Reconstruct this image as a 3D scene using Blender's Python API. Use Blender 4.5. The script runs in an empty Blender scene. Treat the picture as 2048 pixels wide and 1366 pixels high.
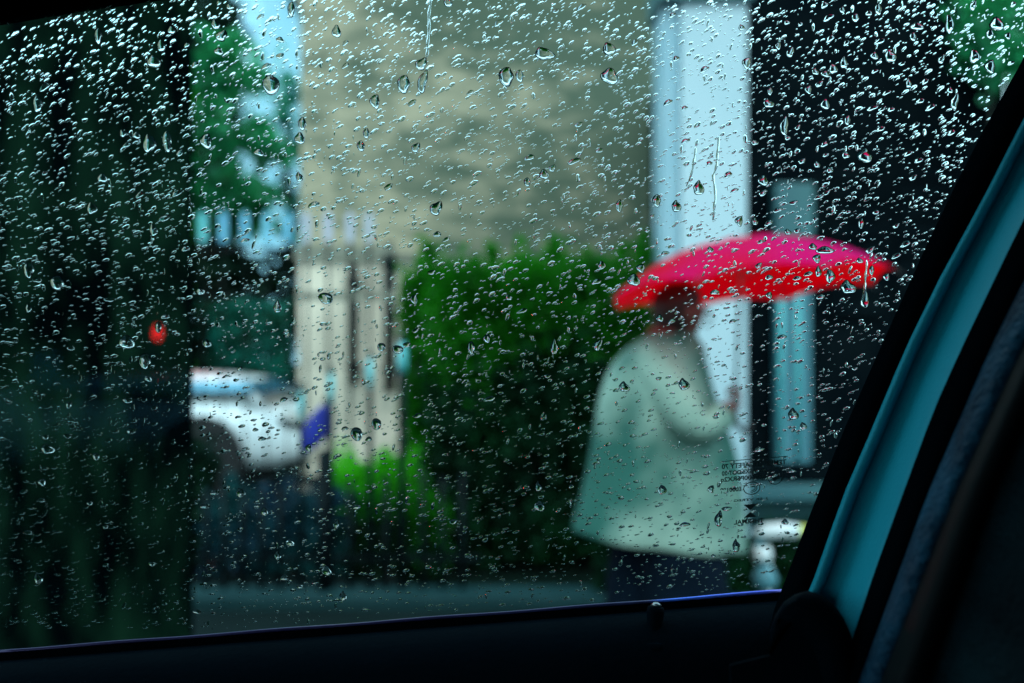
import bpy, math, random
import numpy as np
from mathutils import Vector, Matrix
random.seed(7); rng = np.random.default_rng(7)
S = bpy.context.scene
C = S.collection
R = math.radians
F = 1991.0          # focal length in pixels of the 2048 px photograph
H = 1.35            # eye height
def at(px, py, Y): return Vector(((px-1024)*Y/F, Y, H-(py-683)*Y/F))

# ---------------------------------------------------------------- camera
cd = bpy.data.cameras.new('camera'); cam = bpy.data.objects.new('camera', cd); C.objects.link(cam)
cam.location = (0, 0, H); cam.rotation_euler = (R(90), 0, 0)
cd.lens = 35; cd.sensor_width = 36; cd.clip_start = 0.02; cd.clip_end = 1500
cd.dof.use_dof = True; cd.dof.focus_distance = 0.622; cd.dof.aperture_fstop = 4.0
S.camera = cam
# ---------------------------------------------------------------- world and sun
W = bpy.data.worlds.new('World'); S.world = W; W.use_nodes = True
nt = W.node_tree; nt.nodes.clear()
out = nt.nodes.new('ShaderNodeOutputWorld')
sky = nt.nodes.new('ShaderNodeTexSky'); sky.sky_type = 'NISHITA'; sky.sun_disc = False
sky.sun_elevation = R(48); sky.sun_rotation = R(200); sky.dust_density = 3; sky.air_density = 1.5
b1 = nt.nodes.new('ShaderNodeBackground'); b1.inputs['Strength'].default_value = 0.06
b2 = nt.nodes.new('ShaderNodeBackground'); b2.inputs['Strength'].default_value = 2.15
b2.inputs['Color'].default_value = (0.54, 0.89, 1.0, 1)          # even overcast layer
ad = nt.nodes.new('ShaderNodeAddShader')
nt.links.new(sky.outputs[0], b1.inputs['Color'])
nt.links.new(b1.outputs[0], ad.inputs[0]); nt.links.new(b2.outputs[0], ad.inputs[1]); nt.links.new(ad.outputs[0], out.inputs['Surface'])
sd = bpy.data.lights.new('sun', 'SUN'); sd.energy = 0.9; sd.angle = R(25); sd.color = (1, 0.96, 0.88)
sun = bpy.data.objects.new('sun', sd); C.objects.link(sun)
sun.rotation_euler = (R(42), 0, R(20))
# ---------------------------------------------------------------- view
S.view_settings.view_transform = 'Standard'; S.view_settings.look = 'None'
S.view_settings.exposure = -0.2; S.view_settings.gamma = 1
S.cycles.use_denoising = True
S.cycles.max_bounces = 8; S.cycles.transparent_max_bounces = 24; S.cycles.transmission_bounces = 6
S.cycles.diffuse_bounces = 3; S.cycles.glossy_bounces = 3
S.cycles.caustics_refractive = True; S.cycles.caustics_reflective = False
S.cycles.sample_clamp_indirect = 40

# ================================================================ helpers
def tag(o, label=None, cat=None, group=None, kind=None):
    if label: o['label'] = label
    if cat: o['category'] = cat
    if group: o['group'] = group
    if kind: o['kind'] = kind
    return o
def empty(name, loc, label, cat, group=None):
    o = bpy.data.objects.new(name, None); C.objects.link(o); o.location = loc
    o.empty_display_size = 0.05
    return tag(o, label, cat, group)
def link(name, me, mat, parent=None, smooth=False):
    if mat is not None and not me.materials: me.materials.append(mat)
    if smooth: me.polygons.foreach_set('use_smooth', [True]*len(me.polygons))
    o = bpy.data.objects.new(name, me); C.objects.link(o)
    if parent is not None:
        o.parent = parent
        base = Vector(parent.location)
        p = parent.parent
        while p is not None: base += p.location; p = p.parent
        me.transform(Matrix.Translation(-base)) if not me.get('shifted') else None
        me['shifted'] = True
    return o
class MB:
    """collects polygons in world coordinates"""
    def __init__(s): s.v = []; s.f = []
    def add(s, vs, fs):
        n = len(s.v); s.v += [tuple(v) for v in vs]; s.f += [tuple(i+n for i in f) for f in fs]; return s
    def box(s, a, b):
        (x0,y0,z0),(x1,y1,z1) = a, b
        vs = [(x0,y0,z0),(x1,y0,z0),(x1,y1,z0),(x0,y1,z0),(x0,y0,z1),(x1,y0,z1),(x1,y1,z1),(x0,y1,z1)]
        return s.add(vs, [(0,3,2,1),(4,5,6,7),(0,1,5,4),(1,2,6,5),(2,3,7,6),(3,0,4,7)])
    def tube(s, pts, rad, n=10, cap=True):
        pts = [Vector(p) for p in pts]
        rads = rad if isinstance(rad, (list, tuple)) else [rad]*len(pts)
        vs = []; fs = []
        up = None
        for i, p in enumerate(pts):
            d = (pts[min(i+1, len(pts)-1)]-pts[max(i-1, 0)]).normalized()
            if up is None:
                up = Vector((0,0,1)) if abs(d.z) < .9 else Vector((1,0,0))
            a = d.cross(up).normalized(); b = a.cross(d).normalized(); up = b
            for k in range(n):
                t = 2*math.pi*k/n
                vs.append(p+(a*math.cos(t)+b*math.sin(t))*rads[i])
        for i in range(len(pts)-1):
            for k in range(n):
                fs.append((i*n+k, i*n+(k+1)%n, (i+1)*n+(k+1)%n, (i+1)*n+k))
        if cap:
            fs.append(tuple(range(n))[::-1]); fs.append(tuple((len(pts)-1)*n+k for k in range(n)))
        return s.add(vs, fs)
    def grid(s, rows):
        """rows: list of equal-length lists of points"""
        m = len(rows[0]); vs = [p for r in rows for p in r]
        fs = [(i*m+j, i*m+j+1, (i+1)*m+j+1, (i+1)*m+j) for i in range(len(rows)-1) for j in range(m-1)]
        return s.add(vs, fs)
    def loft(s, rings, cap=True):
        n = len(rings[0]); vs = [p for r in rings for p in r]
        fs = [(i*n+k, i*n+(k+1)%n, (i+1)*n+(k+1)%n, (i+1)*n+k) for i in range(len(rings)-1) for k in range(n)]
        if cap: fs.append(tuple(range(n))[::-1]); fs.append(tuple((len(rings)-1)*n+k for k in range(n)))
        return s.add(vs, fs)
    def build(s, name, mat, parent=None, smooth=False, bevel=0, solid=0, sub=0):
        me = bpy.data.meshes.new(name); me.from_pydata(s.v, [], s.f); me.update()
        o = link(name, me, mat, parent, smooth)
        if solid:
            m = o.modifiers.new('solid', 'SOLIDIFY'); m.thickness = solid; m.offset = 0
        if bevel:
            m = o.modifiers.new('bevel', 'BEVEL'); m.width = bevel; m.segments = 2; m.limit_method = 'ANGLE'
        if sub:
            m = o.modifiers.new('sub', 'SUBSURF'); m.levels = sub; m.render_levels = sub
        return o
def interp(pairs, y):
    """pairs [(y, x)] any order -> x at y"""
    p = sorted(pairs); return float(np.interp(y, [a for a, _ in p], [b for _, b in p]))

def mat(name, base, rough=0.6, base2=None, scale=4.0, detail=4, bump=0.0, bscale=None, stretch=(1,1,1),
        metallic=0, spec=0.5, lo=0.35, hi=0.65, translucent=0.0, tcol=None):
    m = bpy.data.materials.new(name); m.use_nodes = True; n = m.node_tree.nodes; L = m.node_tree.links
    p = n['Principled BSDF']; p.inputs['Roughness'].default_value = rough; p.inputs['Metallic'].default_value = metallic
    p.inputs['Specular IOR Level'].default_value = spec
    p.inputs['Base Color'].default_value = (*base, 1)
    tc = n.new('ShaderNodeTexCoord'); mp = n.new('ShaderNodeMapping'); mp.inputs['Scale'].default_value = stretch
    L.new(tc.outputs['Object'], mp.inputs['Vector'])
    if base2 is not None:
        nz = n.new('ShaderNodeTexNoise'); nz.inputs['Scale'].default_value = scale; nz.inputs['Detail'].default_value = detail
        L.new(mp.outputs[0], nz.inputs['Vector'])
        cr = n.new('ShaderNodeValToRGB'); cr.color_ramp.elements[0].position = lo; cr.color_ramp.elements[1].position = hi
        cr.color_ramp.elements[0].color = (*base, 1); cr.color_ramp.elements[1].color = (*base2, 1)
        L.new(nz.outputs['Fac'], cr.inputs['Fac']); L.new(cr.outputs['Color'], p.inputs['Base Color'])
    if bump:
        nb = n.new('ShaderNodeTexNoise'); nb.inputs['Scale'].default_value = bscale or scale*8; nb.inputs['Detail'].default_value = 5
        L.new(mp.outputs[0], nb.inputs['Vector'])
        bp = n.new('ShaderNodeBump'); bp.inputs['Strength'].default_value = bump; bp.inputs['Distance'].default_value = 0.01
        L.new(nb.outputs['Fac'], bp.inputs['Height']); L.new(bp.outputs[0], p.inputs['Normal'])
    if translucent:
        t = n.new('ShaderNodeBsdfTranslucent'); t.inputs['Color'].default_value = (*(tcol or base), 1)
        mx = n.new('ShaderNodeMixShader'); mx.inputs['Fac'].default_value = translucent
        L.new(p.outputs[0], mx.inputs[1]); L.new(t.outputs[0], mx.inputs[2]); L.new(mx.outputs[0], n['Material Output'].inputs['Surface'])
    return m
def sheet_glass(name, tint, gloss=0.05, rough=0.0):
    m = bpy.data.materials.new(name); m.use_nodes = True; n = m.node_tree.nodes; L = m.node_tree.links; n.clear()
    o = n.new('ShaderNodeOutputMaterial'); t = n.new('ShaderNodeBsdfTransparent'); t.inputs['Color'].default_value = (*tint, 1)
    g = n.new('ShaderNodeBsdfGlossy'); g.inputs['Roughness'].default_value = rough
    mx = n.new('ShaderNodeMixShader'); mx.inputs['Fac'].default_value = gloss
    L.new(t.outputs[0], mx.inputs[1]); L.new(g.outputs[0], mx.inputs[2]); L.new(mx.outputs[0], o.inputs['Surface'])
    return m
def water_mat():
    m = bpy.data.materials.new('water'); m.use_nodes = True; n = m.node_tree.nodes; L = m.node_tree.links; n.clear()
    o = n.new('ShaderNodeOutputMaterial'); g = n.new('ShaderNodeBsdfGlass'); g.inputs['IOR'].default_value = 1.34
    g.inputs['Roughness'].default_value = 0.0; g.inputs['Color'].default_value = (0.97, 1, 1, 1)
    L.new(g.outputs[0], o.inputs['Surface']); return m

M = dict(
    asphalt=mat('asphalt', (.004,.010,.011), .6, (.008,.018,.018), 3, bump=.3, bscale=90, spec=.1),
    paving=mat('paving', (.002,.008,.008), .8, (.004,.012,.012), 2.5, bump=.2, bscale=60, spec=.08),
    plinth=mat('plinth', (.008,.036,.040), .6, (.014,.048,.052), 3, bump=.3, bscale=40, spec=.12),
    soil=mat('soil', (.002,.008,.006), .95, (.004,.014,.010), 8, bump=.5, spec=.05),
    stucco=mat('stucco', (.44,.39,.27), .95, (.09,.125,.085), .8, 9, bump=.6, bscale=14, lo=.42, hi=.62, stretch=(1,1,.6)),
    cream=mat('cream_render', (.90,.80,.64), .85, (.60,.54,.43), 3.2, 6, bump=.3, bscale=20),
    stone=mat('cornice_stone', (.30,.30,.24), .8, (.2,.21,.16), 3),
    white=mat('white_paint', (.48,.63,.69), .5, (.34,.52,.59), 2.0, 5, stretch=(1,1,.3), lo=.4, hi=.75),
    dkwall=mat('dark_wall', (.0015,.004,.006), .8, (.004,.008,.010), 3, 5, bump=.3, bscale=20, spec=.01),
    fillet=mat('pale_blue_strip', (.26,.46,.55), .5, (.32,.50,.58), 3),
    teal=mat('teal_paint', (.055,.20,.25), .5, (.10,.30,.35), 3, stretch=(1,1,.3)),
    teal_dull=mat('teal_dull', (.03,.12,.14), .5, (.045,.16,.17), 3),
    metal_dark=mat('dark_metal', (.002,.006,.008), .6, (.005,.012,.014), 8, spec=.1),
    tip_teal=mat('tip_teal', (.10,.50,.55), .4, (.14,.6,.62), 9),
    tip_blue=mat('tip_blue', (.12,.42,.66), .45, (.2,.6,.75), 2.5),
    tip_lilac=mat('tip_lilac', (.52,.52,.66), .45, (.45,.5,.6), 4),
    bark=mat('bark', (.010,.018,.016), .9, (.022,.03,.022), 6, bump=.8, stretch=(3,3,.4)),
    moss=mat('mossy_bark', (.02,.07,.02), .9, (.006,.02,.012), 5, bump=.6, stretch=(3,3,.4), spec=.1),
    leaf_mid=mat('leaf_mid', (.005,.22,.11), .5, (.02,.42,.16), 2.2, 3, translucent=.4, tcol=(.05,.5,.14)),
    leaf_cyan=mat('leaf_cyan', (.01,.30,.24), .6, (.01,.12,.07), 3.5, 3, spec=.2),
    leaf_teal=mat('leaf_teal', (.01,.26,.20), .45, (.05,.30,.22), 2.0, 3, translucent=.3, tcol=(.04,.35,.25)),
    leaf_hedge=mat('leaf_hedge', (.002,.045,.003), .6, (.011,.135,.006), 2.6, 4, translucent=.35, tcol=(.03,.50,.005), spec=.12),
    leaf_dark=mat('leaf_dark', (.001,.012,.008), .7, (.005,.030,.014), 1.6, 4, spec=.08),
    leaf_shade_dark=mat('leaf_shade_dark', (.0008,.012,.006), .7, (.002,.034,.009), 2.4, 4, spec=.08),  # near black green, carries the shade of the lower hedge leaves
    leaf_bright=mat('leaf_bright', (.02,.28,.005), .5, (.07,.50,.01), 3.0, 4, translucent=.4, tcol=(.08,.75,.01), spec=.15),
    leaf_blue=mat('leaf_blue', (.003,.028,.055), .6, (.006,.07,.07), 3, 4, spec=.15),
    carpaint=mat('white_car_paint', (.84,.93,.95), .25, (.80,.91,.95), 2),
    carglass=mat('car_glass', (.05,.20,.30), .08, (.03,.12,.2), 2, spec=1),
    window_sky=mat('sky_mirror_car_glass', (.06,.42,.62), .15, (.04,.34,.55), 2, spec=1),  # sky mirrored in the side windows put into the base colour
    rubber=mat('rubber', (.006,.008,.010), .6),
    rim=mat('rim', (.02,.04,.05), .4, metallic=.3),
    blue=mat('blue_cloth', (.015,.035,.42), .7, (.01,.02,.25), 12),
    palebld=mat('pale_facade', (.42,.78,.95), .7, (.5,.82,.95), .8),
    hill=mat('far_foliage', (.02,.10,.08), .8, (.04,.18,.12), .3),
    canopy=mat('red_canopy', (.95,.0,.035), .65, (.90,.0,.20), 2, 3, spec=.06, translucent=.52, tcol=(1.0,.0,.002), bump=.15, bscale=12),  # pink of the wet sky sheen mixed into the cloth colour
    steel=mat('steel', (.25,.27,.28), .3, metallic=.9),
    skin=mat('skin', (.16,.055,.040), .55, (.13,.045,.035), 6),
    hair=mat('hair', (.020,.012,.012), .6, (.035,.02,.018), 30, stretch=(1,1,5)),
    coat=mat('coat', (.27,.40,.33), .85, (.03,.13,.105), 2.3, 4, bump=.6, bscale=9, lo=.40, hi=.56, spec=.2),  # shadowed folds put into the colour as a darker second tone
    scarf=mat('scarf', (.22,.03,.02), .9, (.10,.02,.018), 14, bump=.5),
    trousers=mat('trousers', (.002,.006,.012), .9, (.004,.010,.02), 5, bump=.3, spec=.05),
    shoe=mat('shoe', (.01,.01,.012), .4),
    pipe=mat('white_pipe', (.86,.92,.93), .4, (.8,.9,.92), 8),
    yellow=mat('yellow_cap', (.62,.66,.10), .4),
    trim=mat('cyan_lit_trim', (.004,.225,.30), .55, (.004,.20,.27), 3, bump=.12, bscale=500, spec=.10),  # cyan light on grey plastic put into the base colour
    seal=mat('black_seal', (.0005,.0016,.0025), 1.0, spec=.0),
    panel=mat('door_plastic', (.0008,.0035,.006), .6, (.0012,.0045,.0075), 6, bump=.1, bscale=300, spec=.005),
    leather=mat('leather', (.006,.065,.12), .6, (.001,.012,.028), 14, 5, bump=1.0, bscale=150, stretch=(1,1,1.6), spec=.06),
    leather_dark=mat('leather_dark', (.004,.018,.024), .6, (.0012,.006,.009), 14, bump=.8, bscale=220, stretch=(.6,1,2), spec=.05),
    belt=mat('smooth_dark_trim', (.001,.003,.004), .6, spec=.05),
    ink=mat('glass_print_ink', (.004,.02,.02), .7),
    screen=sheet_glass('tinted_screen_glass', (.20,.34,.40), .0),
    pane=sheet_glass('window_glass', (.95,.982,.982), .0005),
    water=water_mat(),
)
_m = M['stucco']; _n = _m.node_tree.nodes; _L = _m.node_tree.links
_cr = next(q for q in _n if q.type == 'VALTORGB'); _nz = [q for q in _n if q.type == 'TEX_NOISE'][0]; _mp = next(q for q in _n if q.type == 'MAPPING')
_n2 = _n.new('ShaderNodeTexNoise'); _mp.inputs['Rotation'].default_value = (0, R(38), 0); _mp.inputs['Scale'].default_value = (.8,1,2.0); _n2.inputs['Scale'].default_value = 3.4; _n2.inputs['Detail'].default_value = 7; _n2.inputs['Distortion'].default_value = .6; _L.new(_mp.outputs[0], _n2.inputs['Vector'])
_sx = _n.new('ShaderNodeSeparateXYZ'); _L.new(next(q for q in _n if q.type == 'TEX_COORD').outputs['Object'], _sx.inputs[0])
_a = _n.new('ShaderNodeMath'); _a.operation = 'MULTIPLY_ADD'; _a.inputs[1].default_value = .075; _a.inputs[2].default_value = .0; _L.new(_sx.outputs['X'], _a.inputs[0])   # algae grows towards the damp right corner
_b = _n.new('ShaderNodeMath'); _b.operation = 'MULTIPLY_ADD'; _b.inputs[1].default_value = .05; _L.new(_sx.outputs['Z'], _b.inputs[0]); _L.new(_a.outputs[0], _b.inputs[2])
_c = _n.new('ShaderNodeMath'); _c.operation = 'MULTIPLY_ADD'; _c.inputs[1].default_value = .75; _L.new(_nz.outputs['Fac'], _c.inputs[0]); _L.new(_b.outputs[0], _c.inputs[2])
_d = _n.new('ShaderNodeMath'); _d.operation = 'MULTIPLY_ADD'; _d.inputs[1].default_value = .80; _L.new(_n2.outputs['Fac'], _d.inputs[0]); _L.new(_c.outputs[0], _d.inputs[2])
_cr.color_ramp.elements[0].position = .72; _cr.color_ramp.elements[1].position = 1.0
_L.new(_d.outputs[0], _cr.inputs['Fac'])
# red lamp
lm = bpy.data.materials.new('red_lamp'); lm.use_nodes = True
pp = lm.node_tree.nodes['Principled BSDF']; pp.inputs['Base Color'].default_value = (.8,0,0,1)
pp.inputs['Emission Color'].default_value = (1,.005,.005,1); pp.inputs['Emission Strength'].default_value = 700
_m = M['screen'].copy(); _m.name = 'mossy_screen_glass'; M['mossy_screen'] = _m; _n = _m.node_tree.nodes; _L = _m.node_tree.links
_o = next(q for q in _n if q.type == 'OUTPUT_MATERIAL'); _g = next(q for q in _n if q.type == 'MIX_SHADER')
_tc = _n.new('ShaderNodeTexCoord'); _mp = _n.new('ShaderNodeMapping'); _mp.inputs['Scale'].default_value = (8,1,2.4); _L.new(_tc.outputs['Object'], _mp.inputs[0])
_nz = _n.new('ShaderNodeTexNoise'); _nz.inputs['Scale'].default_value = 1.3; _nz.inputs['Detail'].default_value = 7; _L.new(_mp.outputs[0], _nz.inputs['Vector'])
_cr = _n.new('ShaderNodeValToRGB'); _cr.color_ramp.elements[0].position = .40; _cr.color_ramp.elements[1].position = .78
_cr.color_ramp.elements[0].color = (.0003,.0015,.0022,1); _cr.color_ramp.elements[1].color = (.008,.034,.018,1); _L.new(_nz.outputs['Fac'], _cr.inputs[0])
_df = _n.new('ShaderNodeBsdfDiffuse'); _L.new(_cr.outputs[0], _df.inputs['Color'])
_mx = _n.new('ShaderNodeMixShader'); _mx.inputs['Fac'].default_value = .78
_L.new(_g.outputs[0], _mx.inputs[1]); _L.new(_df.outputs[0], _mx.inputs[2]); _L.new(_mx.outputs[0], _o.inputs['Surface'])
# window seal lip, its coloured reflections painted along the length
im = bpy.data.materials.new('lip_reflection'); im.use_nodes = True
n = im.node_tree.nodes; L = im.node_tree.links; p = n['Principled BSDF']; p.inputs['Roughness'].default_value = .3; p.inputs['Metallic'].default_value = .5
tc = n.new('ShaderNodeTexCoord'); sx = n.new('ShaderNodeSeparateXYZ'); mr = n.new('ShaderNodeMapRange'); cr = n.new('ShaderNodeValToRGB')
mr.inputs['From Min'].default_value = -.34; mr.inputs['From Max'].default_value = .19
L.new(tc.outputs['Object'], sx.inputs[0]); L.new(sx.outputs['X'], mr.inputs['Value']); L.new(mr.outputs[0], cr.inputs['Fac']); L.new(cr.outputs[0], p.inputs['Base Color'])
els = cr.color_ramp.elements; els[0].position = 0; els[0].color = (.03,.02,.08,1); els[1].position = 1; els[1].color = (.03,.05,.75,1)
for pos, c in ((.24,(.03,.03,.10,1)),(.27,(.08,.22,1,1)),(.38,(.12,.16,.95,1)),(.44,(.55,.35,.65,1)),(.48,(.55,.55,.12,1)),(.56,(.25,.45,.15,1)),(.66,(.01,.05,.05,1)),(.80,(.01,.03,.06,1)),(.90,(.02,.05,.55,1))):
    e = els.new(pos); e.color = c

# ================================================================ ground
def quad(name, x0, x1, y0, y1, z, m):
    o = MB().add([(x0,y0,z),(x1,y0,z),(x1,y1,z),(x0,y1,z)], [(0,1,2,3)]).build(name, m); o['kind'] = 'structure'; return o
quad('ground', -400, 400, -200, 900, -0.02, M['soil'])
quad('road', -60, 60, -6, 2.2, -0.012, M['asphalt'])
o = MB().box((-40, 2.2, -.1), (40, 2.34, .0)).build('kerb', M['plinth'], bevel=.01); o['kind'] = 'structure'
quad('pavement', -40, 40, 2.34, 5.03, -0.006, M['paving'])
quad('yard', -9, -.6, 5.56, 9.4, -0.008, M['asphalt'])
o = MB().box((-12, 5.03, -.1), (1.35, 5.28, .06)).build('plinth', M['plinth'], bevel=.015)
tag(o, 'low wet teal grey plinth running along the pavement under the railing', 'plinth')

# ================================================================ foliage helper
def leaves(centres, size, flat=.0):
    """centres Nx3 -> mesh data of two-triangle leaves"""
    n = len(centres)
    a = rng.normal(size=(n,3)); a /= np.linalg.norm(a, axis=1)[:,None]
    b = rng.normal(size=(n,3)); b = np.cross(a, b); b /= np.linalg.norm(b, axis=1)[:,None]
    s = size*rng.uniform(.6, 1.4, n)[:,None]
    c = np.asarray(centres)
    v = np.stack([c-a*s, c-b*s*.45, c+a*s, c+b*s*.45], 1).reshape(-1,3)
    f = np.arange(n*4).reshape(-1,4)
    return v, f
def fast_mesh(name, v, f, m, parent=None):
    me = bpy.data.meshes.new(name)
    me.from_pydata(v.tolist(), [], f.tolist()); me.update()
    return link(name, me, m, parent)
def blobs(n, balls):
    """points inside a list of ellipsoids (cx,cy,cz,rx,ry,rz), denser near the skin"""
    w = np.array([b[3]*b[5] for b in balls]); k = rng.choice(len(balls), n, p=w/w.sum())
    B = np.array(balls)[k]
    d = rng.normal(size=(n,3)); d /= np.linalg.norm(d, axis=1)[:,None]
    r = rng.uniform(.45, 1.05, n)[:,None]
    return B[:, :3]+d*r*B[:, 3:]
def tree(name, px, Y, top_row, crown_px, leafmat, nleaf, size, label, nb=14, bottom_row=None, group=None, trunk_r=.1, lean=0, hgt=None):
    base = at(px, 683, Y); base.z = 0
    t = empty(name, base, label, 'tree', group)
    ztop = at(0, top_row, Y).z; zbot = at(0, bottom_row, Y).z if bottom_row is not None else ztop*.4
    rx = crown_px*Y/F/2
    mb = MB()
    mid = Vector((base.x+lean, Y, (ztop+zbot)/2))
    mb.tube([base, base*.5+mid*.5+Vector((random.uniform(-.1,.1),0,0)), mid, Vector((mid.x, Y, ztop-.3))], [trunk_r, trunk_r*.8, trunk_r*.6, trunk_r*.2], 10)
    for i in range(7):
        a = random.uniform(0, 6.28); z = random.uniform(zbot, ztop-.3)
        s = Vector((base.x+lean*.8, Y, z-.3)); e = Vector((base.x+lean+math.cos(a)*rx*.8, Y+math.sin(a)*rx*.6, z+.25))
        mb.tube([s, (s+e)/2+Vector((0,0,-.05)), e], [trunk_r*.4, trunk_r*.28, trunk_r*.1], 6)
    mb.build('trunk', M['bark'], t, smooth=True)
    balls = []
    for i in range(nb):
        z = random.uniform(zbot, ztop); u = abs((z-(zbot+ztop)/2)/((ztop-zbot)/2)); w = rx*math.sqrt(max(.08, 1-u*u*.8))
        rr = random.uniform(.07, .24)*rx
        balls.append((base.x+lean+random.uniform(-w, w)*.9, Y+random.uniform(-.5,.5)*rx, z, rr*1.3, rr, rr*random.uniform(.7,1.2)))
    st = np.stack([rng.normal(base.x+lean, rx*.55, nleaf//7), rng.normal(Y, rx*.3, nleaf//7), rng.uniform(zbot, ztop, nleaf//7)], 1)
    v, f = leaves(np.concatenate([blobs(nleaf, balls), st]), size)
    fast_mesh('crown', v, f, leafmat, t)
    return t

# ================================================================ far background, left gap
b = empty('apartment_block', at(460, 683, 40), 'pale blue flat roofed block rising behind the trees at the far left gap', 'building')
x0, x1 = at(300,0,40).x, at(522,0,40).x
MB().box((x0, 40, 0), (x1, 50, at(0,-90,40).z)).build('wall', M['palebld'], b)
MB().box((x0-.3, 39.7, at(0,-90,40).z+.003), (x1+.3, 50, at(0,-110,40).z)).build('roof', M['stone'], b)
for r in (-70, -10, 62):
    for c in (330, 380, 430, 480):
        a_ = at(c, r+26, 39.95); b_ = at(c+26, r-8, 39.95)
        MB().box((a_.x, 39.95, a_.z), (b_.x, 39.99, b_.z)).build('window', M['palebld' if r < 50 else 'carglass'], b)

tree('leafy_tree', 452, 15, 75, 225, M['leaf_mid'], 5600, .10, 'green leafy tree with pale sky gaps between the dark screen and the beige house', nb=75, bottom_row=470, lean=-.1)
tree('tall_tree', 575, 17, 150, 80, M['leaf_teal'], 1000, .10, 'thin teal green tree beside the corner of the beige house', nb=26, bottom_row=480)
tree('teal_tree', 500, 11.5, 600, 150, M['leaf_cyan'], 5600, .05, 'small round bright teal tree behind the white car', nb=34, bottom_row=790, trunk_r=.05)
# dark wood seen through the tinted screen
dk = [(60,14,-60,380),(210,12,-20,330),(235,13,-110,260),(-120,13,-100,420),(-300,15,-60,460),(420,12.5,480,220),(560,13.5,500,170),(270,11,560,200),(150,11,520,320)]
for i, (px, Y, tr, cw) in enumerate(dk):
    lab = ['dark tree seen through the tinted screen, left of the slender trunks','dark tree behind the middle of the tinted screen','dark tree at the right edge of the tinted screen',
           'dark tree beyond the left edge of the window frame','dark tree farthest left beyond the window frame','low dark tree above the roof of the white car',
           'low dark tree beside the house corner behind the pickets','low dark tree behind the red light','low dark tree low behind the left of the tinted screen'][i]
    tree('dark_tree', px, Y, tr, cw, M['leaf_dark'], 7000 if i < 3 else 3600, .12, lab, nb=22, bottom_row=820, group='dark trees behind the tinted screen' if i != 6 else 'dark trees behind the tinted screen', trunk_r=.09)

for i,(px,Y,w,h) in enumerate([(-560,17,560,-30),(-60,17,520,-50),(300,17,330,-10)]):
    q = at(px,683,Y); t = empty('dark_tree', Vector((q.x,Y,0)), ['farthest back dark tree at the left end behind the tinted screen','farthest back dark tree behind the middle of the tinted screen','farthest back dark tree behind the right of the tinted screen'][i], 'tree', 'dark trees behind the tinted screen')
    MB().tube([(q.x,Y,0),(q.x+.1,Y,2.5),(q.x,Y,5)],[.2,.16,.05],10).build('trunk', M['bark'], t, smooth=True)
    n_=9000; hw=w*Y/F/2; c_=np.stack([rng.uniform(q.x-hw,q.x+hw,n_), rng.uniform(Y-.6,Y+.6,n_), rng.uniform(.3,at(0,h,Y).z,n_)],1)
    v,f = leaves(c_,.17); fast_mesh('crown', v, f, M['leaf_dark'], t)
for i, px in enumerate([-150,-60,25,82,140,176,238,290,352]):
    Y = 9.8+.12*(i%3); q = at(px,683,Y); w = [.05,.035,.06,.045,.04,.07,.05,.035,.045][i]
    t = empty('slender_tree', Vector((q.x,Y,0)), 'slender mossy tree, '+['first','second','third','fourth','fifth','sixth','seventh','eighth','ninth'][i]+' from the left behind the tinted screen', 'tree', 'slender trees behind the tinted screen')
    ps = [Vector((q.x+random.uniform(-.05,.05),Y,z)) for z in (0,1,2,3,4.4)]
    MB().tube(ps,[w,w*.9,w*.8,w*.7,w*.4],8).build('trunk', M['moss'], t, smooth=True)
    bl = [(q.x+random.uniform(-.12,.12), Y, z, .13, .12, .3) for z in np.arange(.4,4.4,.5)]
    v,f = leaves(blobs(700,bl), .045); fast_mesh('crown', v, f, M['leaf_hedge'], t)

# ================================================================ beige house
YH = 9.0
h = empty('beige_house', at(960, 683, YH), 'beige stained stucco house side rising behind the hedge', 'house')
h.location.z = 0
hx0, hx1 = at(600,0,YH).x, at(1420,0,YH).x
hz = H+YH*.41
MB().box((hx0, YH, 0), (hx1, YH+6, hz)).build('wall', M['stucco'], h, bevel=.02)
MB().box((hx0-.12, YH-.15, hz+.003), (hx1+.1, YH+6.1, hz+.18)).build('roof', M['stone'], h, bevel=.02)
b0 = at(596, 0, YH-.08).x; b1_ = at(1010, 0, YH-.08).x
MB().box((b0, YH-.08, 0), (b1_, YH-.003, at(0,520,YH-.08).z)).build('base_render', M['cream'], h, bevel=.02)
MB().box((b0-.02, YH-.13, at(0,522,YH).z), (b1_, YH-.083, at(0,508,YH).z)).build('ledge', M['stone'], h)
for px, r0, r1 in ((706, 530, 770), (779, 484, 785)):
    a_ = at(px, r1, YH-.2); c_ = at(px, r0, YH-.2)
    d = MB().tube([a_, c_], .047, 12).build('drainpipe', M['metal_dark'], h, smooth=True)
    for k in (.15, .85):
        q = a_.lerp(c_, k); mb = MB().box((q.x-.065, q.y-.055, q.z-.02), (q.x+.065, q.y+.19, q.z+.02))
        mb.build('bracket', M['metal_dark'], d)

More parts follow.
